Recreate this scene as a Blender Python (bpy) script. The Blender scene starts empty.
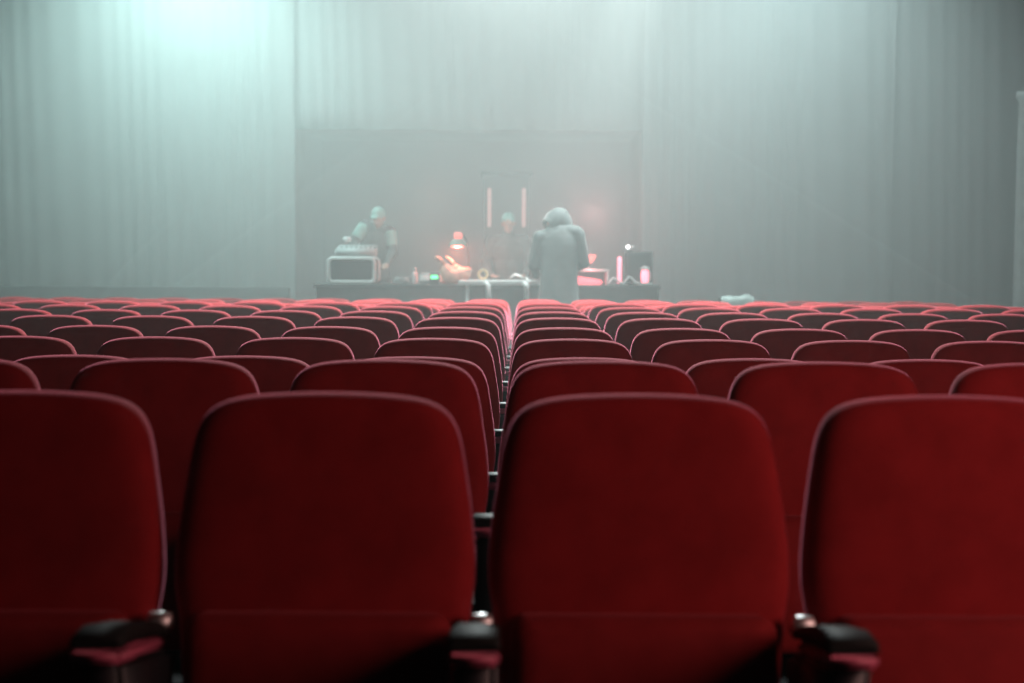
import bpy, bmesh, math, random
from mathutils import Vector, Matrix, noise
random.seed(7)
PI = math.pi
sc = bpy.context.scene
col = sc.collection

# ------------------------------------------------------------------ materials
def mat(name, base, rough=0.6, metal=0.0, sheen=0.0, sheen_tint=(1, 1, 1), sheen_rough=0.4, spec=0.5,
        var=0.0, var_scale=8.0, bump=0.0, bump_scale=60.0, emit=None, emit_s=0.0, stretch=None, spec_tint=None):
    m = bpy.data.materials.new(name)
    m.use_nodes = True
    nt = m.node_tree
    b = nt.nodes['Principled BSDF']
    b.inputs['Base Color'].default_value = (*base, 1)
    b.inputs['Roughness'].default_value = rough
    b.inputs['Metallic'].default_value = metal
    b.inputs['Specular IOR Level'].default_value = spec
    if spec_tint: b.inputs['Specular Tint'].default_value = (*spec_tint, 1)
    if sheen:
        b.inputs['Sheen Weight'].default_value = sheen
        b.inputs['Sheen Tint'].default_value = (*sheen_tint, 1)
        b.inputs['Sheen Roughness'].default_value = sheen_rough
    if emit:
        b.inputs['Emission Color'].default_value = (*emit, 1)
        b.inputs['Emission Strength'].default_value = emit_s
    if var or bump:
        tc = nt.nodes.new('ShaderNodeTexCoord')
        mp = nt.nodes.new('ShaderNodeMapping')
        nt.links.new(tc.outputs['Object'], mp.inputs['Vector'])
        if stretch:
            mp.inputs['Scale'].default_value = stretch
    if var:
        n = nt.nodes.new('ShaderNodeTexNoise')
        n.inputs['Scale'].default_value = var_scale
        n.inputs['Detail'].default_value = 4
        nt.links.new(mp.outputs['Vector'], n.inputs['Vector'])
        r = nt.nodes.new('ShaderNodeValToRGB')
        r.color_ramp.elements[0].color = (*[c * (1 - var) for c in base], 1)
        r.color_ramp.elements[1].color = (*[min(1, c * (1 + var)) for c in base], 1)
        r.color_ramp.elements[0].position = 0.3
        r.color_ramp.elements[1].position = 0.7
        nt.links.new(n.outputs['Fac'], r.inputs['Fac'])
        nt.links.new(r.outputs['Color'], b.inputs['Base Color'])
    if bump:
        n2 = nt.nodes.new('ShaderNodeTexNoise')
        n2.inputs['Scale'].default_value = bump_scale
        nt.links.new(mp.outputs['Vector'], n2.inputs['Vector'])
        bp = nt.nodes.new('ShaderNodeBump')
        bp.inputs['Strength'].default_value = bump
        bp.inputs['Distance'].default_value = 0.01
        nt.links.new(n2.outputs['Fac'], bp.inputs['Height'])
        nt.links.new(bp.outputs['Normal'], b.inputs['Normal'])
    return m

M = {}
M['velvet'] = mat('red velvet', (0.25, 0.016, 0.018), 0.85, sheen=1.0, sheen_tint=(1.0, 0.26, 0.38), sheen_rough=0.32, spec_tint=(1, .3, .38),
                  spec=0.10, var=0.12, var_scale=14, bump=0.12, bump_scale=220)
M['velvet_under'] = mat('red seat underside', (0.22, 0.014, 0.016), 0.85, sheen=0.15, sheen_tint=(1.0, 0.25, 0.3),
                        spec=0.10, var=0.12, var_scale=14)
M['shell'] = mat('black plastic shell', (0.012, 0.012, 0.013), 0.5, var=0.1)
M['pad'] = mat('black armrest plastic', (0.016, 0.017, 0.017), 0.6, var=0.1, spec=0.12)
M['band'] = mat('rose armrest band', (0.55, 0.11, 0.19), 0.5, var=0.08)
M['standard'] = mat('black painted steel', (0.015, 0.017, 0.02), 0.45, var=0.1)
M['chrome'] = mat('chrome', (0.8, 0.8, 0.8), 0.48, metal=1.0)
M['floor'] = mat('dark hall floor', (0.008, 0.008, 0.009), 0.95, spec=0.05, var=0.25, var_scale=3, bump=0.05)
M['wall'] = mat('dark plaster', (0.03, 0.033, 0.033), 0.85, var=0.1, bump=0.1)
M['ceiling'] = mat('dark ceiling', (0.03, 0.032, 0.034), 0.9, var=0.1)
M['recess'] = mat('brown recess plaster', (0.46, 0.33, 0.32), 0.85, var=0.15, var_scale=2, bump=0.1)
M['drape'] = mat('grey green drape', (0.32, 0.37, 0.365), 0.85, sheen=0.3, var=0.03, var_scale=3, bump=0.06, bump_scale=30,
                 stretch=(3, 3, 0.15))
M['dado'] = mat('dark dado board', (0.10, 0.115, 0.115), 0.7, var=0.15, var_scale=4)
M['riser'] = mat('black riser', (0.03, 0.03, 0.03), 0.6, var=0.2)
M['pillar'] = mat('pale pillar paint', (0.6, 0.66, 0.64), 0.6, var=0.06)
M['counter'] = mat('dark counter', (0.06, 0.07, 0.07), 0.55, var=0.15)
M['white'] = mat('white plastic', (0.75, 0.78, 0.77), 0.45, var=0.04)
M['white_metal'] = mat('white painted metal', (0.7, 0.74, 0.74), 0.4, var=0.04)
M['grey'] = mat('grey equipment', (0.42, 0.45, 0.45), 0.5, var=0.08)
M['dark'] = mat('dark equipment', (0.035, 0.04, 0.042), 0.5, var=0.1)
M['jacket'] = mat('pale grey jacket', (0.11, 0.13, 0.13), 0.8, sheen=0.4, var=0.14, var_scale=5, bump=0.3, bump_scale=18)
M['dark_cloth'] = mat('dark clothing', (0.03, 0.035, 0.038), 0.85, var=0.2, bump=0.2, bump_scale=20)
M['hazed_cloth'] = mat('haze-paled clothing', (0.11, 0.125, 0.125), 0.85, var=0.15, bump=0.2, bump_scale=20)  # dark clothing lightened in its colour to stand in for haze
M['teal_lit_cloth'] = mat('teal-lit cloth', (0.35, 0.6, 0.54), 0.8, var=0.12, bump=0.2, bump_scale=25)  # teal light on heads and arms, put into the cloth colour
M['skin'] = mat('skin', (0.5, 0.33, 0.26), 0.55, var=0.06)
M['hair'] = mat('dark hair', (0.03, 0.025, 0.02), 0.6, var=0.2)
M['shoe'] = mat('black shoes', (0.02, 0.02, 0.02), 0.5, var=0.1)
M['bag'] = mat('pale cloth bag', (0.8, 0.48, 0.38), 0.8, var=0.12, bump=0.4, bump_scale=20)
M['roll'] = mat('pale orange tape', (0.85, 0.6, 0.35), 0.5, var=0.08)
M['red'] = mat('red enamel', (0.6, 0.06, 0.06), 0.4, var=0.06)
M['towel'] = mat('pale towel', (0.20, 0.25, 0.24), 0.9, var=0.1, bump=0.4, bump_scale=40)
M['paper'] = mat('paper', (0.75, 0.76, 0.74), 0.8, var=0.05)
M['bottle'] = mat('cloudy bottle plastic', (0.72, 0.66, 0.66), 0.3, var=0.05)
M['bulb_red'] = mat('lit red bulb', (0.9, 0.3, 0.3), 0.4, emit=(1.0, 0.2, 0.18), emit_s=5, var=0.02)
M['shade_red'] = mat('glowing red shade', (0.7, 0.25, 0.2), 0.5, emit=(1.0, 0.16, 0.14), emit_s=0.9, var=0.04)
M['tube_pink'] = mat('lit pink tube', (0.9, 0.4, 0.45), 0.4, emit=(1.0, 0.22, 0.3), emit_s=2.2, var=0.02)
M['tube_faint'] = mat('faint pink tube', (0.7, 0.5, 0.48), 0.4, emit=(1.0, 0.55, 0.5), emit_s=0.5, var=0.02)
M['lamp_metal'] = mat('grey green enamel', (0.25, 0.34, 0.29), 0.5, var=0.08)
M['led_green'] = mat('lit green display', (0.2, 0.8, 0.4), 0.4, emit=(0.1, 1.0, 0.35), emit_s=2.2, var=0.02)
M['lamp_white'] = mat('lit white lamp', (0.9, 0.9, 0.9), 0.4, emit=(1, 1, 1), emit_s=4, var=0.02)
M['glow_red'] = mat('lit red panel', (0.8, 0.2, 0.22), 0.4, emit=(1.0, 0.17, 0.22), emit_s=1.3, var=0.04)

# ------------------------------------------------------------------ mesh helpers
def link(name, bm, m, parent=None, smooth=True, loc=None, subsurf=0, bevel=0.0):
    bmesh.ops.recalc_face_normals(bm, faces=bm.faces[:])
    me = bpy.data.meshes.new(name)
    bm.to_mesh(me)
    bm.free()
    if smooth:
        for p in me.polygons:
            p.use_smooth = True
    me.materials.append(M[m])
    o = bpy.data.objects.new(name, me)
    col.objects.link(o)
    if parent is not None:
        o.parent = parent
    if loc is not None:
        o.location = loc
    if bevel:
        b = o.modifiers.new('bevel', 'BEVEL')
        b.width = bevel
        b.segments = 3
        b.limit_method = 'ANGLE'
        b.harden_normals = False
    if subsurf:
        s = o.modifiers.new('subsurf', 'SUBSURF')
        s.levels = s.render_levels = subsurf
    return o

def tag(o, label=None, cat=None, group=None, kind=None):
    if label: o['label'] = label
    if cat: o['category'] = cat
    if group: o['group'] = group
    if kind: o['kind'] = kind
    return o

def empty(name, loc, label, cat, group=None, rz=0.0):
    o = bpy.data.objects.new(name, None)
    o.empty_display_size = 0.1
    col.objects.link(o)
    o.location = loc
    o.rotation_euler = (0, 0, rz)
    return tag(o, label, cat, group)

def add_box(bm, lo, hi, shear=None):
    vs = []
    for z in (lo[2], hi[2]):
        for (x, y) in ((lo[0], lo[1]), (hi[0], lo[1]), (hi[0], hi[1]), (lo[0], hi[1])):
            vs.append(bm.verts.new((x, y, z)))
    for f in ((3, 2, 1, 0), (4, 5, 6, 7), (0, 1, 5, 4), (1, 2, 6, 5), (2, 3, 7, 6), (3, 0, 4, 7)):
        bm.faces.new([vs[i] for i in f])
    return vs

def box(name, lo, hi, m, parent=None, bevel=0.0, smooth=False):
    bm = bmesh.new()
    add_box(bm, lo, hi)
    if bevel:
        bmesh.ops.bevel(bm, geom=bm.edges[:], offset=bevel, segments=3, profile=0.6, affect='EDGES')
    return link(name, bm, m, parent, smooth=smooth or bool(bevel))

def add_tube(bm, pts, r, seg=10, caps=True):
    pts = [Vector(p) for p in pts]
    rings = []
    up = Vector((0.13, 0.31, 0.94))
    for i, p in enumerate(pts):
        a = pts[max(0, i - 1)]
        b = pts[min(len(pts) - 1, i + 1)]
        t = (b - a).normalized()
        n = t.cross(up)
        if n.length < 1e-3: n = t.cross(Vector((1, 0, 0)))
        n.normalize()
        w = t.cross(n)
        rr = r[i] if isinstance(r, (list, tuple)) else r
        rings.append([bm.verts.new(p + n * rr * math.cos(2 * PI * k / seg) + w * rr * math.sin(2 * PI * k / seg)) for k in range(seg)])
    for a, b in zip(rings, rings[1:]):
        for k in range(seg):
            bm.faces.new((a[k], a[(k + 1) % seg], b[(k + 1) % seg], b[k]))
    if caps:
        bm.faces.new(rings[0][::-1])
        bm.faces.new(rings[-1])

def tube(name, pts, r, m, parent=None, seg=10):
    bm = bmesh.new()
    add_tube(bm, pts, r, seg)
    return link(name, bm, m, parent)

def add_lathe(bm, prof, c=(0, 0, 0), seg=24, M3=None):
    rings = []
    c = Vector(c)
    for (r, z) in prof:
        r = max(r, 0.0004)
        ring = []
        for k in range(seg):
            v = Vector((r * math.cos(2 * PI * k / seg), r * math.sin(2 * PI * k / seg), z))
            if M3 is not None: v = M3 @ v
            ring.append(bm.verts.new(c + v))
        rings.append(ring)
    for a, b in zip(rings, rings[1:]):
        for k in range(seg):
            bm.faces.new((a[k], a[(k + 1) % seg], b[(k + 1) % seg], b[k]))
    bm.faces.new(rings[0][::-1])
    bm.faces.new(rings[-1])

def lathe(name, prof, m, parent=None, c=(0, 0, 0), seg=24, M3=None):
    bm = bmesh.new()
    add_lathe(bm, prof, c, seg, M3)
    return link(name, bm, m, parent)

def add_ball(bm, c, r, rot=None, seg=14):
    r = r if isinstance(r, (tuple, list)) else (r, r, r)
    mtx = Matrix.Translation(Vector(c))
    if rot is not None: mtx = mtx @ rot.to_4x4()
    mtx = mtx @ Matrix.Diagonal((*r, 1))
    bmesh.ops.create_uvsphere(bm, u_segments=seg, v_segments=max(6, seg // 2 + 1), radius=1.0, matrix=mtx)

def add_capsule(bm, p0, r0, p1, r1, seg=14):
    p0, p1 = Vector(p0), Vector(p1)
    t = (p1 - p0).normalized()
    pts, rs = [], []
    for a in (-0.98, -0.8, -0.45):
        pts.append(p0 + t * r0 * a); rs.append(r0 * math.sqrt(1 - a * a))
    pts.append(p0); rs.append(r0)
    pts.append(p1); rs.append(r1)
    for a in (0.45, 0.8, 0.98):
        pts.append(p1 + t * r1 * a); rs.append(r1 * math.sqrt(1 - a * a))
    add_tube(bm, pts, rs, seg)

def fused(name, bm, m, parent, voxel=0.012, smooth=6):
    o = link(name, bm, m, parent)
    r = o.modifiers.new('remesh', 'REMESH')
    r.mode = 'VOXEL'
    r.voxel_size = voxel
    r.use_smooth_shade = True
    s = o.modifiers.new('smooth', 'SMOOTH')
    s.factor = 0.5
    s.iterations = smooth
    return o

# ------------------------------------------------------------------ setting
FLOOR = [(-6, .051), (2.3, .051), (3.2, .041), (4.0, -.018), (5.05, -.009), (6.0, -.009), (6.95, 0.0), (9.85, 0.0), (10.7, -.04), (11.7, -.075), (12.6, -.06), (13.5, -.072), (40, -.072)]
def zf(y):
    P = FLOOR
    for (a, za), (b, zb) in zip(P, P[1:]):
        if a <= y <= b:
            return za + (zb - za) * (y - a) / (b - a)
    return P[-1][1]

XL, XR, Y0, Y1, ZC = -8.0, 7.4, -3.0, 20.0, 7.0
bm = bmesh.new()
ys = [Y0] + [p[0] for p in FLOOR[1:-1]] + [Y1]
top = [[bm.verts.new((x, y, zf(y) - .002)) for x in (XL, XR)] for y in ys]
bot = [[bm.verts.new((x, y, -.3)) for x in (XL, XR)] for y in ys]
for i in range(len(ys) - 1):
    bm.faces.new((top[i][0], top[i][1], top[i + 1][1], top[i + 1][0]))
    bm.faces.new((bot[i][0], bot[i + 1][0], bot[i + 1][1], bot[i][1]))
    for k in (0, 1):
        bm.faces.new((top[i][k], top[i + 1][k], bot[i + 1][k], bot[i][k]))
bm.faces.new((top[0][0], bot[0][0], bot[0][1], top[0][1]))
bm.faces.new((top[-1][0], top[-1][1], bot[-1][1], bot[-1][0]))
tag(link('floor', bm, 'floor', smooth=False), 'dark hall floor under the rows of red seats', kind='structure')
def struct(name, lo, hi, m, label):
    return tag(box(name, lo, hi, m), label, kind='structure')
struct('ceiling', (XL, Y0, ZC), (XR, Y1, ZC + .2), 'ceiling', 'dark hall ceiling above the frame')
struct('wall_left', (XL - .2, Y0, -.3), (XL, Y1, ZC), 'wall', 'dark side wall left of the seats')
struct('wall_right', (XR, Y0, -.3), (XR + .2, Y1, ZC), 'wall', 'dark side wall right of the seats')
struct('wall_front', (XL, Y0 - .2, -.3), (XR, Y0, ZC), 'wall', 'dark wall behind the camera')
struct('wall_back', (XL, Y1, -.3), (XR, Y1 + .2, ZC), 'recess', 'brownish back wall deep behind the equipment desk')
YD = 17.3
struct('wall_recess_left', (-3.15, YD + .12, -.075), (-3.0, Y1, 3.1), 'recess', 'brown side of the recess behind the desk, left')
struct('wall_recess_right', (1.65, YD + .12, -.075), (1.8, Y1, 3.1), 'recess', 'brown side of the recess behind the desk, right')
struct('wall_recess_top', (-3.15, YD + .12, 3.1), (1.8, Y1, 3.25), 'recess', 'brown soffit of the recess behind the desk')
# riser under the desk
tag(box('riser_floor', (-4.2, 14.3, -.08), (3.4, 19.95, .2), 'riser', bevel=.01), 'low black riser under the equipment desk', kind='structure')

# drapes: pleated cloth with thickness
def drape(name, x0, x1, z0, z1, y, label, amp=.0035, wl=.5, seed=0, group=None):
    bm = bmesh.new()
    n = max(8, int((x1 - x0) / .025))
    nz = 14
    f, b = [], []
    for i in range(n + 1):
        x = x0 + (x1 - x0) * i / n
        rf, rb = [], []
        for k in range(nz + 1):
            t = k / nz
            ph = 2 * PI * x / wl + 1.3 * math.sin(x * 1.7 + seed) + .8 * math.sin(x * 4.1 + seed * 2)
            a = amp * (1.15 - .45 * t) * (.7 + .3 * math.sin(x * 2.3 + seed))
            yy = y + a * math.sin(ph) + .012 * math.sin(ph * 2.2 + 5 * t)
            rf.append(bm.verts.new((x, yy, z0 + (z1 - z0) * t)))
            rb.append(bm.verts.new((x, yy + .012, z0 + (z1 - z0) * t)))
        f.append(rf); b.append(rb)
    for i in range(n):
        for k in range(nz):
            bm.faces.new((f[i][k], f[i + 1][k], f[i + 1][k + 1], f[i][k + 1]))
            bm.faces.new((b[i][k], b[i][k + 1], b[i + 1][k + 1], b[i + 1][k]))
        bm.faces.new((f[i][0], b[i][0], b[i + 1][0], f[i + 1][0]))
        bm.faces.new((f[i][nz], f[i + 1][nz], b[i + 1][nz], b[i][nz]))
    for i in (0, n):
        for k in range(nz):
            bm.faces.new((f[i][k], f[i][k + 1], b[i][k + 1], b[i][k]))
    return tag(link(name, bm, 'drape'), label, 'curtain', group)
drape('curtain', -7.95, -2.95, -.07, ZC - .02, YD - .06, 'broad pale grey green curtain left of the equipment desk', seed=1)
drape('curtain', 1.60, 4.90, -.07, ZC - .02, YD - .06, 'grey green curtain directly right of the equipment desk', seed=2.4, amp=.006)
drape('curtain', 4.80, 7.35, -.07, ZC - .02, YD + .03, 'grey green curtain panel beside the pale pillar', seed=3.7)
drape('valance_curtain', -3.06, 1.72, 3.0, ZC - .02, YD, 'grey valance curtain hanging above the opening behind the desk', seed=5, amp=.004)
# dark low board running along the foot of the left curtain
tag(box('trim_1', (-7.95, 16.75, -.075), (-2.95, 16.83, .93), 'dado', bevel=.008), 'low dark board along the foot of the pale curtain', kind='structure')
# pillar
bm = bmesh.new()
add_lathe(bm, [(.16, -.075), (.16, .05), (.11, .08), (.10, 3.3), (.13, 3.35), (.13, 3.42)], (6.33, 16.5, 0), 32)
tag(link('column', bm, 'pillar'), 'pale vertical pillar at the edge of the right curtain', kind='structure')

# ------------------------------------------------------------------ seats
PITCH, GAP0 = .55, -.063
def back_outline(n=13):
    # right half from bottom to top, then mirrored
    half = [(.20, .385), (.235, .395), (.246, .43), (.250, .50), (.2545, .56), (.2665, .61), (.2645, .67), (.2570, .74),
            (.2470, .80), (.2395, .85), (.2300, .885), (.2120, .913), (.1820, .930), (.135, .9385), (.07, .9425), (0, .944)]
    pts = half + [(-x, z) for (x, z) in reversed(half[:-1])]
    pts.append((0, .383))
    return pts
def backrest_bm(outer=True):
    pts = back_outline()
    cz = .66
    bm = bmesh.new()
    # (inset, y) rings from front centre to the rear
    if outer:
        rings = [(.45, -.018), (.75, -.014), (.88, -.008), (.95, .002), (.985, .014), (1.0, .030), (1.0, .052), (.975, .066), (.93, .070), (.5, .070)]
    else:
        rings = [(.5, .072), (.90, .072), (.945, .076), (.945, .086), (.90, .094), (.5, .100)]
    tilt = math.tan(math.radians(8))
    vr = []
    for (s, y) in rings:
        ring = []
        for (x, z) in pts:
            if s >= .9:
                L = math.hypot(x, z - cz) or 1
                d = (1 - s) * .30
                xx, zz = x - x / L * d, cz + (z - cz) * (1 - d / L)
            else:
                xx, zz = x * s, cz + (z - cz) * s
            lean = (zz - .385) * tilt
            curve = -.018 * (1 - ((zz - .66) / .3) ** 2) * 0 
            ring.append(bm.verts.new((xx, y + lean + .05 * xx * xx * -1.0 + curve, zz)))
        vr.append(ring)
    n = len(pts)
    for a, b in zip(vr, vr[1:]):
        for k in range(n):
            bm.faces.new((a[k], a[(k + 1) % n], b[(k + 1) % n], b[k]))
    for ring, y in ((vr[0], rings[0][1]), (vr[-1], rings[-1][1])):
        c = bm.verts.new((0, y + (cz - .385) * tilt, cz))
        for k in range(n):
            bm.faces.new((ring[k], ring[(k + 1) % n], c))
    return bm

def rounded_slab(bm, w, t, h, r, seg=5, crown=.0):
    """slab w (x) by h (z), thickness t (y), corners of radius r in the xz plane, softened edges"""
    pts = []
    for (cx, cz, a0) in ((w / 2 - r, h - r, 0), (-w / 2 + r, h - r, 90), (-w / 2 + r, r, 180), (w / 2 - r, r, 270)):
        for k in range(seg + 1):
            a = math.radians(a0 + 90 * k / seg)
            pts.append((cx + r * math.cos(a), cz + r * math.sin(a)))
    rings = []
    e = min(t * .3, r * .8)
    for (d, y) in ((r * .9, -crown), (e * .55, -crown * .3), (e * .2, e * .3), (0, e), (0, t - e), (e * .3, t - e * .2), (e, t)):
        ring = []
        for (x, z) in pts:
            xx = x - math.copysign(min(d, abs(x)), x)
            zz = z + (d if z < h / 2 else -d)
            ring.append(bm.verts.new((xx, y, zz)))
        rings.append(ring)
    n = len(pts)
    for a, b in zip(rings, rings[1:]):
        for k in range(n):
            bm.faces.new((a[k], a[(k + 1) % n], b[(k + 1) % n], b[k]))
    bm.faces.new(rings[0])
    bm.faces.new(rings[-1][::-1])

def armrest_parts(root, gx):
    # pad: runs along y, front end high and rounded, rear lower
    bm = bmesh.new()
    prof = [(-.338, .619, .614), (-.340, .624, .611), (-.332, .631, .609), (-.29, .632, .606), (-.17, .606, .583),
            (-.08, .578, .558), (-.035, .562, .544), (-.022, .556, .544)]
    rings = []
    for i, (y, zt, zb) in enumerate(prof):
        w = (.032, .037, .038, .038, .036, .030, .022, .016)[i]
        c = .006
        ring = [(-w, zb), (w, zb), (w, zt - c), (w - c, zt), (-w + c, zt), (-w, zt - c)]
        rings.append([bm.verts.new((gx + x, y, z)) for x, z in ring])
    for a, b in zip(rings, rings[1:]):
        for k in range(6):
            bm.faces.new((a[k], a[(k + 1) % 6], b[(k + 1) % 6], b[k]))
    bm.faces.new(rings[0]); bm.faces.new(rings[-1][::-1])
    pad = link('armrest', bm, 'pad', root)
    # rose band under the pad
    bm = bmesh.new()
    vs = add_box(bm, (gx - .038, -.343, .589), (gx + .038, -.03, .611))
    for v in vs:
        if v.co.y > -.1:
            v.co.z -= .070; v.co.x = gx + (v.co.x - gx) * .4
    bmesh.ops.bevel(bm, geom=bm.edges[:], offset=.006, segments=2, affect='EDGES')
    b = link('trim_band', bm, 'band', pad); b['label'] = 'rose coloured band under the armrest pad'
    # chrome hinge at the rear end
    bm = bmesh.new()
    add_lathe(bm, [(.008, -.022), (.018, -.018), (.020, 0), (.018, .018), (.008, .022)], (gx, .000, .556), 16,
              Matrix.Rotation(PI / 2, 3, 'Y'))
    add_box(bm, (gx - .007, -.03, .538), (gx + .007, .012, .554))
    h = link('hinge', bm, 'chrome', pad); h['label'] = 'chrome hinge at the rear of the armrest'
    # standard
    bm = bmesh.new()
    vs = add_box(bm, (gx - .033, -.322, .03), (gx + .033, -.03, .589))
    for v in vs:
        if v.co.z < .1:
            v.co.y = -.20 if v.co.y < -.1 else -.06
        elif v.co.y > -.1: v.co.z -= .070
    bmesh.ops.bevel(bm, geom=bm.edges[:], offset=.010, segments=2, affect='EDGES')
    s = link('standard', bm, 'standard', root)
    bm = bmesh.new()
    add_box(bm, (gx - .045, -.26, .001), (gx + .045, .02, .03))
    bmesh.ops.bevel(bm, geom=bm.edges[:], offset=.008, segments=2, affect='EDGES')
    link('foot', bm, 'standard', s)
    return pad, s

def make_seat():
    root = empty('theatre_seat', (0, 0, 0), 'x', 'seat')
    b = link('backrest', backrest_bm(True), 'velvet', root, subsurf=1)
    sh = link('back_shell', backrest_bm(False), 'shell', b, subsurf=1)
    sh['label'] = 'black plastic shell behind the backrest'
    bm = bmesh.new()
    rounded_slab(bm, .450, .10, .328, .032, crown=.012)
    rot = Matrix.Rotation(math.radians(-9), 3, 'X')
    for v in bm.verts:
        p = rot @ Vector((v.co.x, v.co.y - .108, v.co.z))
        v.co = p + Vector((0, 0, .244))
    c = link('seat_cushion', bm, 'velvet_under', root)
    # hinge bar below the folded seat
    bm = bmesh.new()
    add_tube(bm, [(-.245, -.07, .285), (.236, -.07, .285)], .014, 10)
    link('seat_bar', bm, 'standard', root)
    armrest_parts(root, -PITCH / 2)
    return root

def copy_tree(o, parent=None):
    c = o.copy()
    col.objects.link(c)
    if parent is not None:
        c.parent = parent
    for ch in list(o.children):
        copy_tree(ch, c)
    return c

ORD = ['first', 'second', 'third', 'fourth', 'fifth', 'sixth', 'seventh', 'eighth', 'ninth', 'tenth', 'eleventh', 'twelfth', 'thirteenth', 'fourteenth']
D1, STEP, NROW = 2.29, .95, 13
TOPOFF = .944
# how far each row's backrest tops lie below the eye (1.22 m)
FPX = 1307.0
proto = make_seat()
end_arm = None
used = False
used_end = False
for r in range(NROW):
    d = D1 + STEP * r
    y = d - .085
    z = zf(d - .13) + .0
    left = -(519 / FPX * d) / PITCH + .115 
    right = ((1024 - 519) / FPX * d) / PITCH + .115
    k0 = -min(10, math.ceil(-left + .05))
    k1 = min(8, math.ceil(right + .05))
    for k in range(k0, k1):
        o = proto if not used else copy_tree(proto)
        used = True
        o.location = (GAP0 + PITCH * (k + .5), y, zf(y))
        side = 'right' if k >= 0 else 'left'
        n = k if k >= 0 else -k - 1
        rr = 'nearest row' if r == 0 else ('farthest row' if r == NROW - 1 else f'{ORD[r]} row from the camera')
        o['label'] = f'red folding theatre seat, {ORD[n]} {side} of the central gap, {rr}'
        o['group'] = f'red theatre seats of the {"nearest" if r == 0 else "farthest" if r == NROW - 1 else ORD[r]} row'
        if k == k1 - 1 and k1 == 8:
            if not used_end:
                END = armrest_parts(o, PITCH / 2)
                used_end = True
                END = list(END)
            else:
                for e in END: copy_tree(e, o)
# a copied proto must not carry the end armrest: the first row never ends inside the frame

# ------------------------------------------------------------------ towel over a far seat
def towel():
    bm = bmesh.new()
    nx, ny = 18, 22
    yb = D1 + STEP * 12 + .02
    zt = zf(yb) + .944
    V = []
    for i in range(nx + 1):
        u = i / nx
        x = 2.10 + .35 * u
        row = []
        for j in range(ny + 1):
            v = j / ny
            s = (v - .5) * .34
            w = .075
            if abs(s) < w: yy, zz = s, 0
            else: yy, zz = math.copysign(w + .02 * (1 - math.exp(-(abs(s) - w) * 20)), s), -(abs(s) - w)
            lump = .012 + .02 * noise.noise(Vector((u * 4, v * 5, 2))) + (.020 * math.exp(-((u - .8) / .15) ** 2)) * math.exp(-(s / .1) ** 2) + .02 * math.exp(-(s / .09) ** 2)
            ee = min(u, 1 - u)
            row.append(bm.verts.new((x + .015 * noise.noise(Vector((v * 6, u * 2, 5))), yb + yy * 1.25 + .02 * noise.noise(Vector((u * 6, v * 3, 1))) * (abs(s) < w), zt + zz + max(.012, lump) - .01 * (1 if ee < .08 else 0))))
        V.append(row)
    for i in range(nx):
        for j in range(ny):
            bm.faces.new((V[i][j], V[i + 1][j], V[i + 1][j + 1], V[i][j + 1]))
    o = link('towel', bm, 'towel')
    s = o.modifiers.new('thick', 'SOLIDIFY'); s.thickness = .008; s.offset = 1
    tag(o, 'crumpled pale towel draped over a seat back in the farthest row', 'towel')
towel()

# ------------------------------------------------------------------ desk area
ZT = 1.0          # counter top
counter = empty('equipment_counter', (-.35, 15.7, .2), 'long dark counter desk carrying the lamps and equipment', 'counter')
def part(name, lo, hi, m, root, bevel=.006):
    """box in world coordinates as a child of root"""
    o = box(name, lo, hi, m, root, bevel=bevel)
    o.matrix_parent_inverse = root_inv(root)
    return o
def root_inv(root):
    return Matrix.Translation(root.location).inverted()
def adopt(o, root):
    o.parent = root
    r = root
    while r.parent is not None: r = r.parent
    o.matrix_parent_inverse = root_inv(r) if root is r else Matrix.Identity(4)
    return o
part('counter_top', (-2.42, 15.38, ZT - .04), (1.66, 16.05, ZT), 'counter', counter)
part('front_panel', (-2.38, 15.43, .24), (1.62, 15.46, ZT - .04), 'counter', counter)
part('end_panel', (-2.40, 15.43, .2), (-2.36, 16.0, ZT - .04), 'counter', counter)
part('end_panel', (1.60, 15.43, .2), (1.64, 16.0, ZT - .04), 'counter', counter)
part('end_panel', (-.40, 15.47, .2), (-.36, 16.0, ZT - .04), 'counter', counter)

# white folding table in front of the counter
TW = 1.055
table = empty('folding_table', (-.24, 15.15, .2), 'white folding table in front of the dark counter, left of the hooded person', 'table')
part('tabletop', (-.70, 14.98, TW - .055), (.21, 15.33, TW), 'white', table, .012)
for sx in (-.60, -.34, .10):
    bm = bmesh.new()
    if sx == -.60:
        pass
    add_tube(bm, [(sx, 15.05, .2), (sx, 15.03, .6), (sx, 15.06, TW - .05)], .016, 10)
    add_tube(bm, [(sx, 15.26, .2), (sx, 15.28, .6), (sx, 15.25, TW - .05)], .016, 10)
    add_tube(bm, [(sx, 15.03, .55), (sx, 15.28, .55)], .012, 8)
    o = link('leg_frame', bm, 'white_metal'); adopt(o, table)
for sx in (-.34, .10):
    bm = bmesh.new()
    add_tube(bm, [(sx - .05, 14.970, TW - .02), (sx - .02, 14.955, TW - .06), (sx - .015, 14.955, TW - .14), (sx - .03, 14.965, TW - .22)], [.022, .026, .022, .014], 10)
    o = link('table_clamp', bm, 'white'); adopt(o, table)

def group_at(name, loc, label, cat, group=None):
    return empty(name, loc, label, cat, group)

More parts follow.
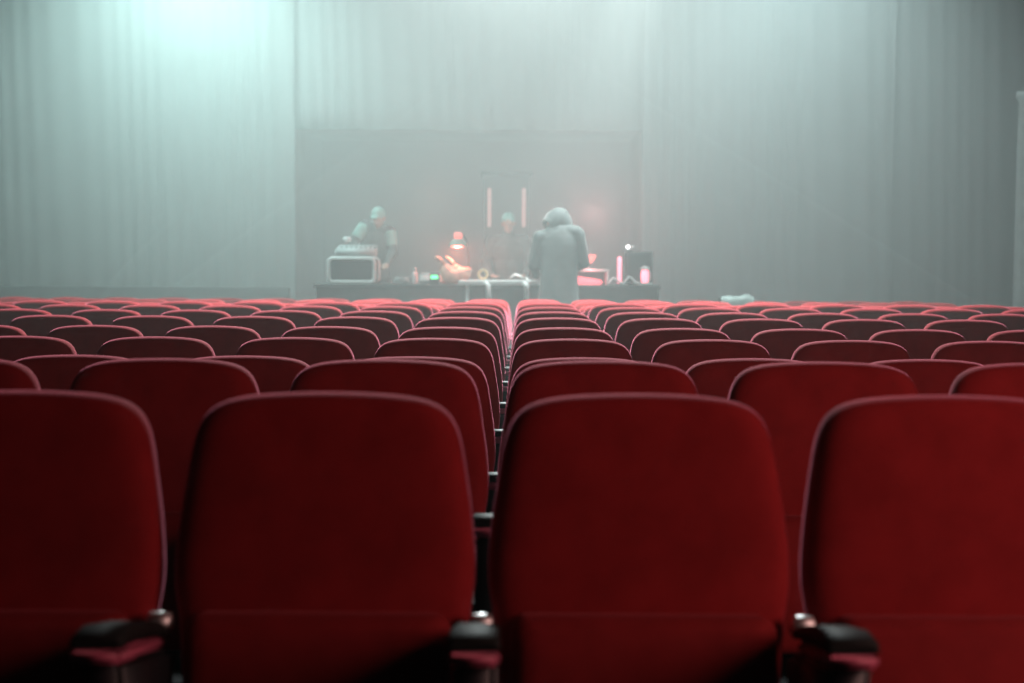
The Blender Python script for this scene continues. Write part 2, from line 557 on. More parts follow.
# --- left flight case with a pale rounded frame
rk = group_at('equipment_case', (-1.955, 15.7, ZT), 'dark equipment case with thick white rounded frame on the counter', 'case')
part('case_body', (-2.24, 15.47, ZT + .02), (-1.72, 15.93, ZT + .30), 'dark', rk, .02)
bm = bmesh.new()
def frame_ring(bm, x0, x1, z0, z1, y, r, t):
    pts = []
    for (cx, cz, a0) in ((x1 - r, z1 - r, 0), (x0 + r, z1 - r, 90), (x0 + r, z0 + r, 180), (x1 - r, z0 + r, 270)):
        for k in range(6):
            a = math.radians(a0 + 18 * k)
            pts.append((cx + r * math.cos(a), y, cz + r * math.sin(a)))
    n = len(pts)
    rings = []
    for i in range(n):
        p = Vector(pts[i]); a = Vector(pts[i - 1]); b = Vector(pts[(i + 1) % n])
        tt = (b - a).normalized(); nn = Vector((tt.z, 0, -tt.x))
        rings.append([bm.verts.new(p + nn * t * math.cos(q) + Vector((0, 1, 0)) * t * .9 * math.sin(q)) for q in [2 * PI * k / 8 for k in range(8)]])
    for i in range(n):
        a, b = rings[i], rings[(i + 1) % n]
        for k in range(8):
            bm.faces.new((a[k], a[(k + 1) % 8], b[(k + 1) % 8], b[k]))
frame_ring(bm, -2.255, -1.715, ZT + .022, ZT + .30, 15.455, .05, .022)
adopt(link('front_frame', bm, 'white'), rk)['label'] = 'white rounded frame of the case front'
bm = bmesh.new()
frame_ring(bm, -2.255, -1.715, ZT + .022, ZT + .30, 15.945, .05, .022)
adopt(link('rear_frame', bm, 'white'), rk)
# mixer on the case
mx = group_at('mixer', (-1.92, 15.7, ZT + .325), 'pale grey mixer standing on the white framed case', 'mixer')
bm = bmesh.new()
vs = add_box(bm, (-2.19, 15.50, ZT + .325), (-1.72, 15.88, ZT + .44))
for v in vs:
    if v.co.z > ZT + .4:
        v.co.z += .03 if v.co.y > 15.7 else -.03
bmesh.ops.bevel(bm, geom=bm.edges[:], offset=.012, segments=2, affect='EDGES')
adopt(link('mixer_body', bm, 'grey'), mx)
for i in range(8):
    adopt(lathe('knob', [(.012, 0), (.012, .012), (.008, .016)], 'dark', None, (-2.12 + .057 * i, 15.62, ZT + .425), 10), mx)
gl = group_at('gooseneck_lamp', (-2.13, 15.84, ZT + .465), 'small white gooseneck lamp at the back of the grey mixer', 'lamp')
gl.location = (-2.10, 15.93, ZT + .325)
adopt(tube('stem', [(-2.10, 15.93, ZT + .325), (-2.10, 15.93, ZT + .47), (-2.10, 15.90, ZT + .53)], .012, 'white_metal'), gl)
adopt(lathe('lamp_head', [(.02, .05), (.045, .045), (.055, 0), (.045, -.012), (.01, -.012)], 'white', None, (-2.09, 15.87, ZT + .515), 16), gl)

# --- small items on the left half of the counter
tag(lathe('bottle', [(.001, 0), (.033, .0), (.036, .01), (.036, .10), (.03, .125), (.013, .15), (.013, .175), (.016, .176), (.016, .195), (.001, .197)], 'bottle', None, (-1.24, 15.55, ZT), 20),
    'pale upright bottle on the dark counter between case and green display', 'bottle')
dev = group_at('display_unit', (-.965, 15.5, ZT), 'small dark unit with a lit green display on the counter', 'display')
part('unit_body', (-1.06, 15.46, ZT), (-.945, 15.58, ZT + .13), 'dark', dev, .01)
part('screen', (-1.045, 15.452, ZT + .065), (-.965, 15.462, ZT + .105), 'led_green', dev, .002)['label'] = 'lit green screen'
cs = group_at('sound_console', (-1.12, 15.7, ZT), 'low grey sound console on the counter behind the bottle', 'console')
bm = bmesh.new()
vs = add_box(bm, (-1.20, 15.62, ZT), (-.80, 15.95, ZT + .09))
for v in vs:
    if v.co.z > ZT + .05: v.co.z += .05 if v.co.y > 15.8 else -.02
bmesh.ops.bevel(bm, geom=bm.edges[:], offset=.01, segments=2, affect='EDGES')
adopt(link('console_body', bm, 'grey'), cs)
for i in range(9):
    adopt(box('fader', (-1.17 + i * .042, 15.70, ZT + .082), (-1.155 + i * .042, 15.73, ZT + .10), 'white', bevel=.003), cs)
bm = bmesh.new()
rnd = random.Random(3)
pts = []
for i in range(70):
    a = i * .55
    pts.append((-1.40 + .075 * math.cos(a) + .02 * rnd.uniform(-1, 1), 15.55 + .06 * math.sin(a) + .015 * rnd.uniform(-1, 1), ZT + .012 + .0009 * i + .006 * rnd.random()))
add_tube(bm, pts, .011, 8)
tag(link('cable_coil', bm, 'grey'), 'heaped grey cable coil on the counter near the white framed case', 'cable')

# --- red desk lamp
dl = group_at('desk_lamp', (-.52, 15.62, ZT), 'desk lamp with glowing red underside above the pale bag', 'lamp')
adopt(lathe('base', [(.001, 0), (.085, 0), (.085, .012), (.07, .022), (.012, .026)], 'red', None, (-.62, 15.80, ZT), 24), dl)
adopt(tube('arm', [(-.62, 15.80, ZT + .02), (-.61, 15.82, ZT + .30), (-.63, 15.78, ZT + .50), (-.68, 15.68, ZT + .60), (-.72, 15.57, ZT + .60)], .007, 'dark'), dl)
adopt(lathe('lamp_shade', [(.112, 0), (.116, .004), (.10, .035), (.06, .072), (.045, .09), (.042, .085), (.055, .068), (.094, .033), (.108, .004)], 'lamp_metal', None, (-.73, 15.55, ZT + .45), 28), dl)['label'] = 'grey green lamp shade'
adopt(lathe('lamp_cap', [(.046, .088), (.05, .10), (.05, .15), (.035, .165), (.001, .168)], 'shade_red', None, (-.73, 15.55, ZT + .45), 20), dl)
adopt(lathe('bulb', [(.001, -.035), (.05, -.030), (.088, -.012), (.09, .0), (.05, .03), (.015, .05)], 'bulb_red', None, (-.73, 15.55, ZT + .47), 18), dl)['label'] = 'lit red bulb'

# --- pale cloth bag with two upright handles
bg = group_at('cloth_bag', (-.76, 15.45, ZT), 'pale lumpy bag lit orange beneath the red desk lamp', 'bag')
bm = bmesh.new()
add_ball(bm, (-.80, 15.50, ZT + .10), (.13, .09, .10))
add_ball(bm, (-.86, 15.49, ZT + .15), (.08, .07, .10))
add_ball(bm, (-.68, 15.50, ZT + .12), (.11, .08, .09))
add_ball(bm, (-.62, 15.49, ZT + .165), (.06, .05, .04))
add_ball(bm, (-.76, 15.50, ZT + .19), (.06, .05, .05))
bag = fused('bag_body', bm, 'bag', None, .012, 4); adopt(bag, bg)
adopt(tube('handle', [(-.87, 15.49, ZT + .22), (-.91, 15.48, ZT + .27), (-.96, 15.47, ZT + .305), (-1.0, 15.47, ZT + .32)], [.028, .026, .024, .012], 'bag'), bg)
adopt(tube('handle', [(-.79, 15.50, ZT + .22), (-.81, 15.49, ZT + .27), (-.86, 15.48, ZT + .31), (-.885, 15.48, ZT + .32)], [.032, .030, .022, .010], 'bag'), bg)

# --- tape roll standing on the white table
bm = bmesh.new()
Ry = Matrix.Rotation(PI / 2, 3, 'X')
seg = 28
prof = [(.035, -.022), (.062, -.022), (.064, -.018), (.064, .018), (.062, .022), (.035, .022)]
rings = []
for k in range(seg):
    a = 2 * PI * k / seg
    rings.append([bm.verts.new((-.42 + r * math.cos(a), 15.13 + yy, TW + .066 + r * math.sin(a))) for r, yy in prof])
for k in range(seg):
    a, b = rings[k], rings[(k + 1) % seg]
    for i in range(6):
        bm.faces.new((a[i], a[(i + 1) % 6], b[(i + 1) % 6], b[i]))
tag(link('tape_roll', bm, 'roll'), 'pale orange roll of tape upright on the white folding table', 'tape')
# --- papers
bm = bmesh.new()
V = [[bm.verts.new((-.12 + .22 * i / 8 + .01 * math.sin(j), 15.10 + .16 * j / 6, TW + .018 + .05 * math.exp(-((i - 3) / 2.0) ** 2) + .012 * math.sin(i * 1.3 + j))) for j in range(7)] for i in range(9)]
for i in range(8):
    for j in range(6):
        bm.faces.new((V[i][j], V[i + 1][j], V[i + 1][j + 1], V[i][j + 1]))
o = link('paper_sheet', bm, 'paper')
s = o.modifiers.new('thick', 'SOLIDIFY'); s.thickness = .003; s.offset = 1
tag(o, 'rumpled white paper sheet on the folding table beside the hooded person', 'paper')

# --- right half: shelf box, red lamp, tube, monitor, lantern, cable
sh = group_at('open_case', (.86, 15.65, ZT), 'open white edged case with red lit unit inside, right of the hooded person', 'case')
part('top_board', (.62, 15.45, ZT + .155), (1.06, 15.85, ZT + .185), 'white', sh, .006)
part('side_board', (1.03, 15.45, ZT + .0), (1.06, 15.85, ZT + .155), 'white', sh, .004)
part('side_board', (.62, 15.45, ZT + .0), (.65, 15.85, ZT + .155), 'white', sh, .004)
part('back_board', (.65, 15.82, ZT + .0), (1.03, 15.85, ZT + .155), 'dark', sh, .004)
bm = bmesh.new()
vs = add_box(bm, (.675, 15.48, ZT + .001), (.985, 15.75, ZT + .105))
for v in vs:
    if v.co.z > ZT + .05 and v.co.x > .8: v.co.z -= .045
bmesh.ops.bevel(bm, geom=bm.edges[:], offset=.02, segments=3, affect='EDGES')
adopt(link('lit_unit', bm, 'glow_red'), sh)['label'] = 'red lit unit inside the case'

rl = group_at('table_lamp', (.82, 15.6, ZT + .186), 'small red cone lamp standing on the white edged case', 'lamp')
adopt(lathe('base', [(.001, 0), (.045, 0), (.045, .01), (.008, .014)], 'white_metal', None, (.82, 15.62, ZT + .186), 20), rl)
adopt(tube('stem', [(.82, 15.62, ZT + .19), (.815, 15.62, ZT + .27)], .008, 'white_metal'), rl)
adopt(lathe('lamp_shade', [(.022, 0), (.06, .045), (.085, .10), (.085, .104), (.055, .05), (.018, .006)], 'shade_red', None, (.835, 15.62, ZT + .255), 24), rl)['label'] = 'glowing red cone shade'

tl = group_at('light_tube', (1.19, 15.5, ZT), 'upright glowing pink tube light between the open case and dark monitor', 'lamp')
adopt(lathe('base', [(.001, 0), (.04, 0), (.04, .015), (.026, .02), (.001, .021)], 'dark', None, (1.19, 15.56, ZT), 20), tl)
adopt(lathe('tube', [(.001, .02), (.024, .022), (.024, .315), (.016, .335), (.001, .34)], 'tube_pink', None, (1.19, 15.56, ZT), 18), tl)['label'] = 'lit pink tube'

mo = group_at('monitor_box', (1.43, 15.8, ZT), 'dark boxy monitor at the end of the counter under a white spot', 'monitor')
part('monitor_body', (1.27, 15.68, ZT + .02), (1.60, 15.98, ZT + .40), 'dark', mo, .02)
part('screen', (1.30, 15.672, ZT + .06), (1.57, 15.683, ZT + .37), 'shell', mo, .004)
part('monitor_foot', (1.33, 15.72, ZT), (1.54, 15.95, ZT + .02), 'dark', mo, .004)
cl = group_at('clip_lamp', (1.32, 15.8, ZT + .401), 'tiny bright white spot lamp on top of the dark monitor', 'lamp')
part('lamp_base', (1.28, 15.72, ZT + .401), (1.36, 15.80, ZT + .412), 'dark', cl, .003)
adopt(tube('lamp_stem', [(1.32, 15.76, ZT + .41), (1.32, 15.76, ZT + .445)], .008, 'dark'), cl)
bm = bmesh.new(); add_ball(bm, (1.305, 15.745, ZT + .455), .024)
adopt(link('lamp_head', bm, 'lamp_white'), cl)['label'] = 'lit white lamp head'
bm = bmesh.new(); add_ball(bm, (1.365, 15.76, ZT + .455), (.022, .022, .02))
adopt(link('lamp_counterweight', bm, 'white'), cl)

la = group_at('lantern', (1.49, 15.55, ZT), 'pink glowing lantern with white lid in front of the dark monitor', 'lantern')
adopt(lathe('lantern_base', [(.001, 0), (.05, 0), (.05, .02), (.03, .03), (.001, .03)], 'dark', None, (1.49, 15.56, ZT), 20), la)
adopt(lathe('lantern_glass', [(.03, .03), (.042, .05), (.046, .12), (.04, .17), (.03, .18)], 'tube_pink', None, (1.49, 15.56, ZT), 20), la)['label'] = 'pink glowing lantern glass'
adopt(lathe('lantern_lid', [(.03, .18), (.055, .185), (.056, .2), (.03, .222), (.008, .228), (.001, .235)], 'white', None, (1.49, 15.56, ZT), 20), la)['label'] = 'white lantern lid'
bm = bmesh.new(); add_tube(bm, [(1.49 + .065 * math.cos(a), 15.56, ZT + .11 + .10 * math.sin(a)) for a in [-.9 + .2 * k for k in range(11)]], .008, 8)
adopt(link('handle', bm, 'white_metal'), la)

bm = bmesh.new()
pts = [(1.05, 15.41, ZT + .015), (1.08, 15.43, ZT + .05), (1.115, 15.45, ZT + .085), (1.15, 15.44, ZT + .07), (1.19, 15.42, ZT + .03), (1.23, 15.43, ZT + .02),
       (1.26, 15.44, ZT + .06), (1.29, 15.46, ZT + .10), (1.33, 15.47, ZT + .08), (1.37, 15.45, ZT + .03), (1.42, 15.43, ZT + .016), (1.5, 15.43, ZT + .015), (1.57, 15.45, ZT + .015)]
add_tube(bm, pts, .014, 8)
tag(link('loose_cable', bm, 'white'), 'pale loose cable looping in front of the pink tube light', 'cable')

# --- dark tall cabinet with two pink tubes behind the middle person
cb = group_at('tall_cabinet', (-.17, 17.75, .2), 'dark tall cabinet with two faint pink light tubes behind the desk', 'cabinet')
part('cabinet_body', (-.48, 17.6, .2), (.13, 18.0, 2.42), 'dark', cb, .01)
part('cornice', (-.52, 17.55, 2.42), (.17, 18.02, 2.47), 'dark', cb, .01)
for x in (-.405, .055):
    adopt(lathe('light_tube', [(.001, 1.74), (.022, 1.745), (.026, 1.76), (.026, 2.24), (.022, 2.255), (.001, 2.26)], 'tube_faint', None, (x, 17.565, 0), 16), cb)['label'] = 'faint pink light tube'

# ------------------------------------------------------------------ people
def finger_set(bm, wrist, direction, side, spread, r=.0085, curl=0.25):
    """palm and five fingers from a wrist; direction = hand axis, side = towards the thumb, curl bends along palm normal"""
    w = Vector(wrist); t = Vector(direction).normalized(); s = Vector(side).normalized()
    nrm = t.cross(s).normalized()
    if nrm.z > 0: nrm = -nrm
    add_capsule(bm, w, .024, w + t * .075, .026)
    add_ball(bm, w + t * .05, (.04, .04, .018), Matrix((s, t, nrm)).transposed())
    for i, (o, L) in enumerate(((.030, .070), (.010, .080), (-.011, .075), (-.030, .058))):
        a = w + t * .082 + s * o
        b = a + t * L * .5 + s * o * .15 + nrm * L * curl * .3
        c = b + t * L * .5 * (1 - curl) + nrm * L * curl * .6
        add_capsule(bm, a, r * 1.1, b, r); add_capsule(bm, b, r, c, r * .85)
    a = w + t * .03 + s * .03
    b = a + t * .035 + s * .035
    add_capsule(bm, a, r * 1.5, b, r * 1.2); add_capsule(bm, b, r * 1.2, b + t * .03 + s * .008, r)

def head_geo(bm, c, face, R=1.0):
    """head with face relief; face = unit vector the face looks along"""
    f = Vector(face).normalized()
    up = (Vector((0, 0, 1)) - f * f.z).normalized()
    s = f.cross(up)
    B = Matrix((s, f, up)).transposed()
    c = Vector(c)
    P = lambda x, y, z: c + B @ Vector((x * R, y * R, z * R))
    add_ball(bm, P(0, -.012, .02), (.076 * R, .094 * R, .098 * R), B)
    add_ball(bm, P(0, .02, -.045), (.058 * R, .07 * R, .072 * R), B)
    add_capsule(bm, P(0, .086, -.01), .011 * R, P(0, .104, -.035), .015 * R)        # nose
    add_ball(bm, P(0, .066, -.095), (.028 * R, .022 * R, .018 * R), B)                # chin
    add_ball(bm, P(0, .080, -.068), (.026 * R, .012 * R, .010 * R), B)                # lips
    for sx in (-1, 1):
        add_ball(bm, P(sx * .077, -.01, -.008), (.012 * R, .022 * R, .032 * R), B)    # ears
        add_ball(bm, P(sx * .032, .082, .022), (.026 * R, .012 * R, .008 * R), B)     # brows
    return P, B

def person(name, label, base, hip, chest, neck, head, face, arms, legs, cloth_top, m_top, m_low, shoes=True):
    """a posed figure: body (one skin surface), clothing children"""
    root = empty(name, base, label, 'person')
    bm = bmesh.new()
    add_capsule(bm, hip, .125, chest, .13)
    add_ball(bm, chest, (.165, .105, .14))
    add_capsule(bm, Vector(chest) + Vector((0, 0, .08)), .075, neck, .052)
    add_capsule(bm, neck, .052, head, .05)
    P, B = head_geo(bm, head, face)
    for (sh, el, wr, hd, sd) in arms:
        add_capsule(bm, sh, .052, el, .040); add_capsule(bm, el, .040, wr, .027)
        finger_set(bm, wr, hd, sd, 1)
    for (hp, kn, an, toe) in legs:
        add_capsule(bm, hp, .085, kn, .056); add_capsule(bm, kn, .056, an, .038)
        add_capsule(bm, an, .038, toe, .03)
    adopt(fused('body', bm, 'skin', None, .0085, 3), root)
    # trousers
    bm = bmesh.new()
    h = Vector(hip)
    add_ball(bm, h, (.175, .135, .15))
    for (hp, kn, an, toe) in legs:
        add_capsule(bm, hp, .105, kn, .078); add_capsule(bm, kn, .078, Vector(an) + Vector((0, 0, .06)), .066)
    adopt(fused('trousers', bm, m_low, None, .014, 4), root)
    for (hp, kn, an, toe) in legs:
        bm = bmesh.new()
        a, t = Vector(an), Vector(toe)
        add_capsule(bm, a + Vector((0, 0, -.01)), .048, a + (t - a) * .4 + Vector((0, 0, .0)), .045)
        add_capsule(bm, a + (t - a) * .3 + Vector((0, 0, -.008)), .042, t, .036)
        add_ball(bm, (a.x, a.y, a.z - .03), (.042, .05, .034))
        adopt(fused('shoe', bm, 'shoe', None, .010, 3), root)
    return root, P, B

# -- hooded person, back to the seats, standing before the folding table
bx, by, bz = .44, 14.62, .2
V3 = lambda x, y, z: (bx + x, by + y, bz + z)
legs = [(V3(-.10, .0, .84), V3(-.11, .02, .46), V3(-.115, -.02, .085), V3(-.125, .13, .042)),
        (V3(.10, .0, .84), V3(.11, .03, .46), V3(.12, .0, .085), V3(.14, .15, .042))]
arms = [(V3(-.215, .0, 1.335), V3(-.285, .03, 1.03), V3(-.255, .27, .92), (.06, .9, -.08), (1, 0, 0)),
        (V3(.205, .0, 1.375), V3(.285, .06, 1.06), V3(.20, .30, 1.0), (-.35, .9, 0), (-1, 0, 0))]
hp, ch, nk, hd = V3(0, 0, .90), V3(0, -.01, 1.22), V3(-.02, .03, 1.39), V3(-.04, .10, 1.475)
root, P, B = person('person', 'person in pale hooded jacket with bowed head standing by the folding table', (bx, by, bz), hp, ch, nk, hd,
                    (-.78, -.22, -.6), arms, legs, None, 'jacket', 'dark_cloth')
bm = bmesh.new()
coat = [(.50, .235, .175), (.52, .240, .180), (.70, .228, .172), (.86, .216, .165), (1.0, .210, .158), (1.14, .215, .155),
        (1.26, .222, .150), (1.34, .205, .135), (1.40, .150, .115), (1.44, .09, .08)]
rr_ = []
for (z_, rx, ry) in coat:
    rr_.append([bm.verts.new(V3(rx * math.cos(2 * PI * k / 32) * (1 + .02 * math.sin(5 * k)), -.0 + ry * math.sin(2 * PI * k / 32), z_)) for k in range(32)])
for p_, q_ in zip(rr_, rr_[1:]):
    for k in range(32):
        bm.faces.new((p_[k], p_[(k + 1) % 32], q_[(k + 1) % 32], q_[k]))
bm.faces.new(rr_[0][::-1]); bm.faces.new(rr_[-1])
add_capsule(bm, V3(-.18, .0, 1.34), .085, V3(.18, .0, 1.39), .09)
add_capsule(bm, V3(.02, .0, 1.37), .12, V3(-.03, .05, 1.44), .11)
add_capsule(bm, V3(-.10, .0, 1.37), .09, V3(.12, .0, 1.40), .09)
for (s_, e_, w_, *_r) in arms:
    add_capsule(bm, s_, .085, e_, .070); add_capsule(bm, e_, .070, w_, .050)
    d_ = (Vector(w_) - Vector(e_)).normalized()
    add_capsule(bm, Vector(w_) - d_ * .03, .054, Vector(w_) + d_ * .0, .05)
jk = fused('jacket', bm, 'jacket', None, .012, 4); adopt(jk, root)
jk['label'] = 'pale grey jacket'
# hood: open shell around the head, opening along the face
bm = bmesh.new()
Hc = Vector(hd) + Vector((.015, .0, .03))
f = Vector((-.78, -.22, -.6)).normalized(); up = (Vector((0, 0, 1)) - f * f.z).normalized(); s = f.cross(up)
Bm = Matrix((s, f, up)).transposed()
NU, NV = 28, 16
rings = []
for j in range(NV + 1):
    th = (0.03 + .70 * j / NV) * PI          # from the back pole to the opening
    ring = []
    for i in range(NU):
        a = 2 * PI * i / NU
        rr = math.sin(th)
        loc = Vector((.155 * rr * math.cos(a), -.160 * math.cos(th), .135 * rr * math.sin(a)))
        if loc.z < 0: loc.z *= 1.35; loc.x *= 1 + .5 * (-loc.z)
        if loc.z > 0: loc.y -= .25 * loc.z * (1 if loc.y < 0 else 0); loc.z += .10 * max(0, loc.x)
        loc += Vector((0, 0, 1)) * .012 * noise.noise(loc * 11) * 1.6
        loc *= 1 + .05 * noise.noise(loc * 9 + Vector((3, 1, 2)))
        ring.append(bm.verts.new(Hc + Bm @ loc))
    rings.append(ring)
for a, b in zip(rings, rings[1:]):
    for k in range(NU):
        bm.faces.new((a[k], a[(k + 1) % NU], b[(k + 1) % NU], b[k]))
bm.faces.new(rings[0][::-1])
hood = link('hood', bm, 'jacket', None); adopt(hood, root)
so = hood.modifiers.new('thick', 'SOLIDIFY'); so.thickness = .014; so.offset = 1
ss = hood.modifiers.new('sub', 'SUBSURF'); ss.levels = ss.render_levels = 1
bm = bmesh.new()
add_ball(bm, P(0, -.02, .03), (.080, .092, .098), B)
add_ball(bm, P(0, -.05, -.02), (.070, .06, .09), B)
adopt(fused('hair', bm, 'hair', None, .010, 2), root)

# -- middle person behind the counter, facing the seats
bx, by, bz = -.14, 16.38, .2
legs = [(V3(-.10, .0, .84), V3(-.11, -.02, .46), V3(-.115, .02, .085), V3(-.125, -.13, .042)),
        (V3(.10, .0, .84), V3(.11, -.02, .46), V3(.12, .02, .085), V3(.14, -.13, .042))]
arms = [(V3(-.20, .0, 1.34), V3(-.285, -.06, 1.05), V3(-.20, -.30, .90), (.3, -.9, -.05), (1, 0, 0)),
        (V3(.20, .0, 1.34), V3(.285, -.06, 1.05), V3(.20, -.30, .90), (-.3, -.9, -.05), (-1, 0, 0))]
hp, ch, nk, hd = V3(0, .02, .90), V3(0, .0, 1.20), V3(.0, -.01, 1.41), V3(0, -.045, 1.55)
root, P, B = person('person', 'person in dark top paled for haze behind the counter, facing the seats, before tall cabinet', (bx, by, bz), hp, ch, nk, hd,
                    (0, -1, -.2), arms, legs, None, 'dark_cloth', 'dark_cloth')
bm = bmesh.new()
add_ball(bm, V3(0, .0, 1.19), (.225, .155, .20))
add_ball(bm, V3(0, .0, 1.0), (.20, .155, .22))
add_ball(bm, V3(0, .01, .88), (.195, .15, .14))
add_capsule(bm, V3(-.16, .0, 1.34), .078, V3(.16, .0, 1.34), .078)
add_capsule(bm, V3(0, .0, 1.36), .09, V3(0, -.01, 1.42), .07)
for (s_, e_, w_, *_r) in arms:
    add_capsule(bm, s_, .078, e_, .062); add_capsule(bm, e_, .062, w_, .042)
adopt(fused('jumper', bm, 'hazed_cloth', None, .012, 4), root)['label'] = 'dark long sleeved top paled for haze'
bm = bmesh.new()
add_ball(bm, P(0, -.022, .045), (.086, .098, .094), B)
add_capsule(bm, P(-.05, .055, .055), .018, P(.05, .055, .055), .018)
adopt(fused('beanie', bm, 'teal_lit_cloth', None, .009, 3), root)['label'] = 'pale cap with teal light in its colour'

# -- left person bending behind the white framed case
bx, by, bz = -1.84, 16.55, .2
legs = [(V3(-.10, .04, .84), V3(-.11, .02, .46), V3(-.115, .06, .085), V3(-.125, -.09, .042)),
        (V3(.10, .04, .84), V3(.11, .02, .46), V3(.12, .06, .085), V3(.14, -.09, .042))]
arms = [(V3(-.10, -.10, 1.52), V3(-.24, -.20, 1.30), V3(-.20, -.38, 1.10), (.1, -.8, -.4), (1, 0, 0)),
        (V3(.21, -.08, 1.45), V3(.26, -.16, 1.19), V3(.20, -.36, 1.04), (-.1, -.8, -.3), (-1, 0, 0))]
hp, ch, nk, hd = V3(0, .04, .94), V3(.03, -.02, 1.30), V3(.07, -.10, 1.52), V3(.075, -.18, 1.61)
root, P, B = person('person', 'person with pale cap stooping behind the white framed case', (bx, by, bz), hp, ch, nk, hd,
                    (-.35, -.85, -.4), arms, legs, None, 'dark_cloth', 'dark_cloth')
bm = bmesh.new()
add_ball(bm, V3(.03, -.04, 1.33), (.205, .155, .20))
add_ball(bm, V3(.01, .0, 1.10), (.20, .155, .24))
add_ball(bm, V3(0, .03, .92), (.195, .15, .16))
add_capsule(bm, V3(-.07, -.09, 1.49), .085, V3(.17, -.07, 1.44), .078)
add_capsule(bm, V3(.05, -.06, 1.46), .09, V3(.07, -.09, 1.52), .07)
for (s_, e_, w_, *_r) in arms:
    add_capsule(bm, Vector(s_) * .4 + Vector(e_) * .6, .068, e_, .062); add_capsule(bm, e_, .062, w_, .042)
    add_capsule(bm, s_, .076, e_, .062)
adopt(fused('jumper', bm, 'hazed_cloth', None, .012, 4), root)['label'] = 'dark long sleeved top paled for haze'
bm = bmesh.new()
for (s_, e_, *_r), dx in zip(arms, (-1, 1)):
    s0, e0 = Vector(s_), Vector(e_)
    add_capsule(bm, s0 + (e0 - s0) * .15, .084, s0 + (e0 - s0) * .62, .075)
    sl = fused('sleeve', bm, 'teal_lit_cloth', None, .012, 3); adopt(sl, root); sl['label'] = 'upper sleeve with teal light in its colour'
    bm = bmesh.new()
bm.free()
bm = bmesh.new()
add_ball(bm, P(0, -.02, .045), (.09, .10, .094), B)
add_capsule(bm, P(-.045, .085, .05), .016, P(.045, .085, .05), .016)
add_capsule(bm, P(-.03, .12, .045), .010, P(.03, .12, .045), .010)
adopt(fused('cap', bm, 'teal_lit_cloth', None, .009, 3), root)['label'] = 'pale cap with teal light in its colour'

# ------------------------------------------------------------------ light
def aim(o, target):
    d = Vector(target) - o.location
    o.rotation_euler = d.to_track_quat('-Z', 'Y').to_euler()
def spot(name, loc, target, power, color, angle, blend=1.0, radius=.12):
    l = bpy.data.lights.new(name, 'SPOT')
    l.energy, l.color, l.spot_size, l.spot_blend, l.shadow_soft_size = power, color, math.radians(angle), blend, radius
    o = bpy.data.objects.new(name, l); col.objects.link(o); o.location = loc; aim(o, target)
    return o
def area(name, loc, target, power, color, sx, sy):
    l = bpy.data.lights.new(name, 'AREA')
    l.shape = 'RECTANGLE'; l.energy, l.color, l.size, l.size_y = power, color, sx, sy
    o = bpy.data.objects.new(name, l); col.objects.link(o); o.location = loc; aim(o, target)
    return o
def point(name, loc, power, color, radius=.03):
    l = bpy.data.lights.new(name, 'POINT')
    l.energy, l.color, l.shadow_soft_size = power, color, radius
    o = bpy.data.objects.new(name, l); col.objects.link(o); o.location = loc
    return o
spot('wash_lamp', (-4.1, 15.2, 6.3), (-4.4, 16.6, 1.0), 1700, (.68, 1.0, .96), 125)
spot('wash_lamp_right', (3.4, 15.2, 6.3), (4.0, 16.6, 1.0), 700, (.76, 1.0, 1.0), 120)
spot('back_lamp', (.2, 13.4, 6.8), (0, 10.2, .5), 14800, (.88, 1.0, .985), 82, .8, .25)
spot('row_fill', (-3.6, 12.9, 6.8), (-4.6, 12.2, .7), 2100, (.88, 1.0, .985), 52, .9, .2)  # added fill that brightens the left end of the far rows
spot('row_fill_right', (3.6, 12.9, 6.8), (4.2, 12.2, .7), 2100, (.88, 1.0, .985), 50, .9, .2)  # its added counterpart for the right end of the far rows
spot('desk_fill', (1.8, 11.0, 6.0), (-.2, 15.3, 1.2), 330, (.92, 1.0, .98), 50, 1.0, .2)  # added front fill for the desk, its equipment and the people
spot('rim_fill', (1.7, 15.1, 5.5), (.45, 14.6, 1.5), 1700, (.9, 1.0, .98), 34, 1.0, .1)  # added light for the bright edge on the hooded person
area('front_lamp', (2.6, .9, 1.8), (1.4, 2.6, .75), 40, (1.0, .54, .47), 1.3, 1.3)
point('desk_lamp_light', (-.74, 15.50, ZT + .385), 16, (1.0, .2, .13))
point('recess_fill', (.95, 16.95, 1.9), 9, (1.0, .36, .36), .25)  # unseen point light added to tint the recess haze pink
point('recess_fill_left', (-1.1, 17.1, 2.1), 2.5, (1.0, .45, .38), .25)  # weaker added light, same pinkish tint in the left of the recess
point('red_desk_glow', (.84, 15.40, ZT + .25), 2, (1.0, .2, .22))

# ------------------------------------------------------------------ haze and world
w = bpy.data.worlds.new('hall air')
sc.world = w
w.use_nodes = True
nt = w.node_tree
nt.nodes['Background'].inputs['Color'].default_value = (0, 0, 0, 1)
nt.nodes['Background'].inputs['Strength'].default_value = 0
vs = nt.nodes.new('ShaderNodeVolumeScatter')
vs.inputs['Color'].default_value = (.91, 1.0, .99, 1)
vs.inputs['Anisotropy'].default_value = .35
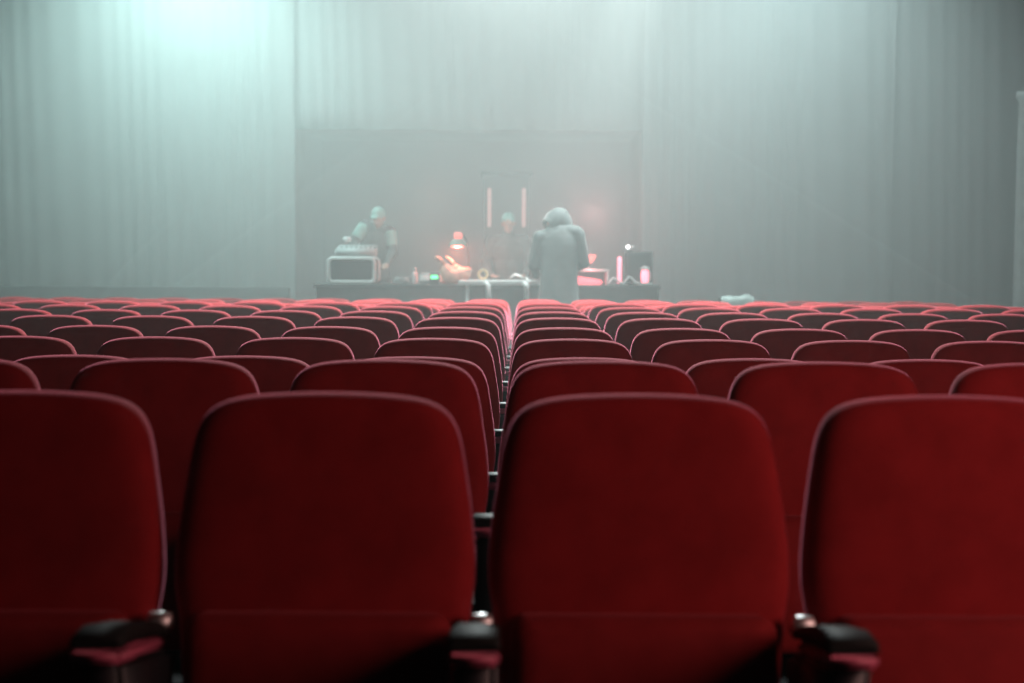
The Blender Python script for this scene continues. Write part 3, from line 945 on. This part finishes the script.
# the haze hangs at the desk end of the hall and thins out towards the nearest row
geo = nt.nodes.new('ShaderNodeNewGeometry')
sep = nt.nodes.new('ShaderNodeSeparateXYZ')
mr = nt.nodes.new('ShaderNodeMapRange')
mr.inputs['From Min'].default_value = 0.0
mr.inputs['From Max'].default_value = 20.0
ramp = nt.nodes.new('ShaderNodeFloatCurve')
cv = ramp.mapping.curves[0]
HAZE = [(0, .002), (3, .002), (6, .006), (11, .016), (13.4, .020), (14.8, .036), (15.5, .09), (16.3, .45), (20, .45)]
cv.points[0].location = (0, HAZE[0][1])
cv.points[1].location = (1, HAZE[-1][1])
for yy, dd in HAZE[1:-1]:
    cv.points.new(yy / 20, dd)
for p_ in cv.points: p_.handle_type = 'VECTOR'
ramp.mapping.update()
nt.links.new(geo.outputs['Position'], sep.inputs['Vector'])
nt.links.new(sep.outputs['Y'], mr.inputs['Value'])
nt.links.new(mr.outputs['Result'], ramp.inputs['Value'])
nt.links.new(ramp.outputs['Value'], vs.inputs['Density'])
nt.links.new(vs.outputs['Volume'], nt.nodes['World Output'].inputs['Volume'])
w.cycles.volume_step_size = 0.6

# ------------------------------------------------------------------ camera
cd = bpy.data.cameras.new('camera')
cam = bpy.data.objects.new('camera', cd)
col.objects.link(cam)
cd.sensor_width = 36
cd.lens = FPX / 1024 * 36
cd.clip_end = 100
cam.location = (0, 0, 1.22)
pitch = math.atan((341.5 - 266) / FPX)
yaw = math.atan((519 - 512) / FPX)
R = Matrix.Rotation(yaw, 3, 'Z') @ Matrix.Rotation(PI / 2 - pitch, 3, 'X') @ Matrix.Rotation(.005, 3, 'Z')
cam.rotation_euler = R.to_euler()
cd.dof.use_dof = True
cd.dof.focus_distance = 5.2
cd.dof.aperture_fstop = 2.6
sc.camera = cam

sc.view_settings.view_transform = 'Standard'
sc.view_settings.look = 'None'
sc.view_settings.gamma = 1
sc.view_settings.use_curve_mapping = False
sc.view_settings.exposure = 0
cy = sc.cycles
cy.use_denoising = True
cy.denoiser = 'OPENIMAGEDENOISE'
cy.max_bounces = 6
cy.volume_bounces = 2
cy.sample_clamp_indirect = 4
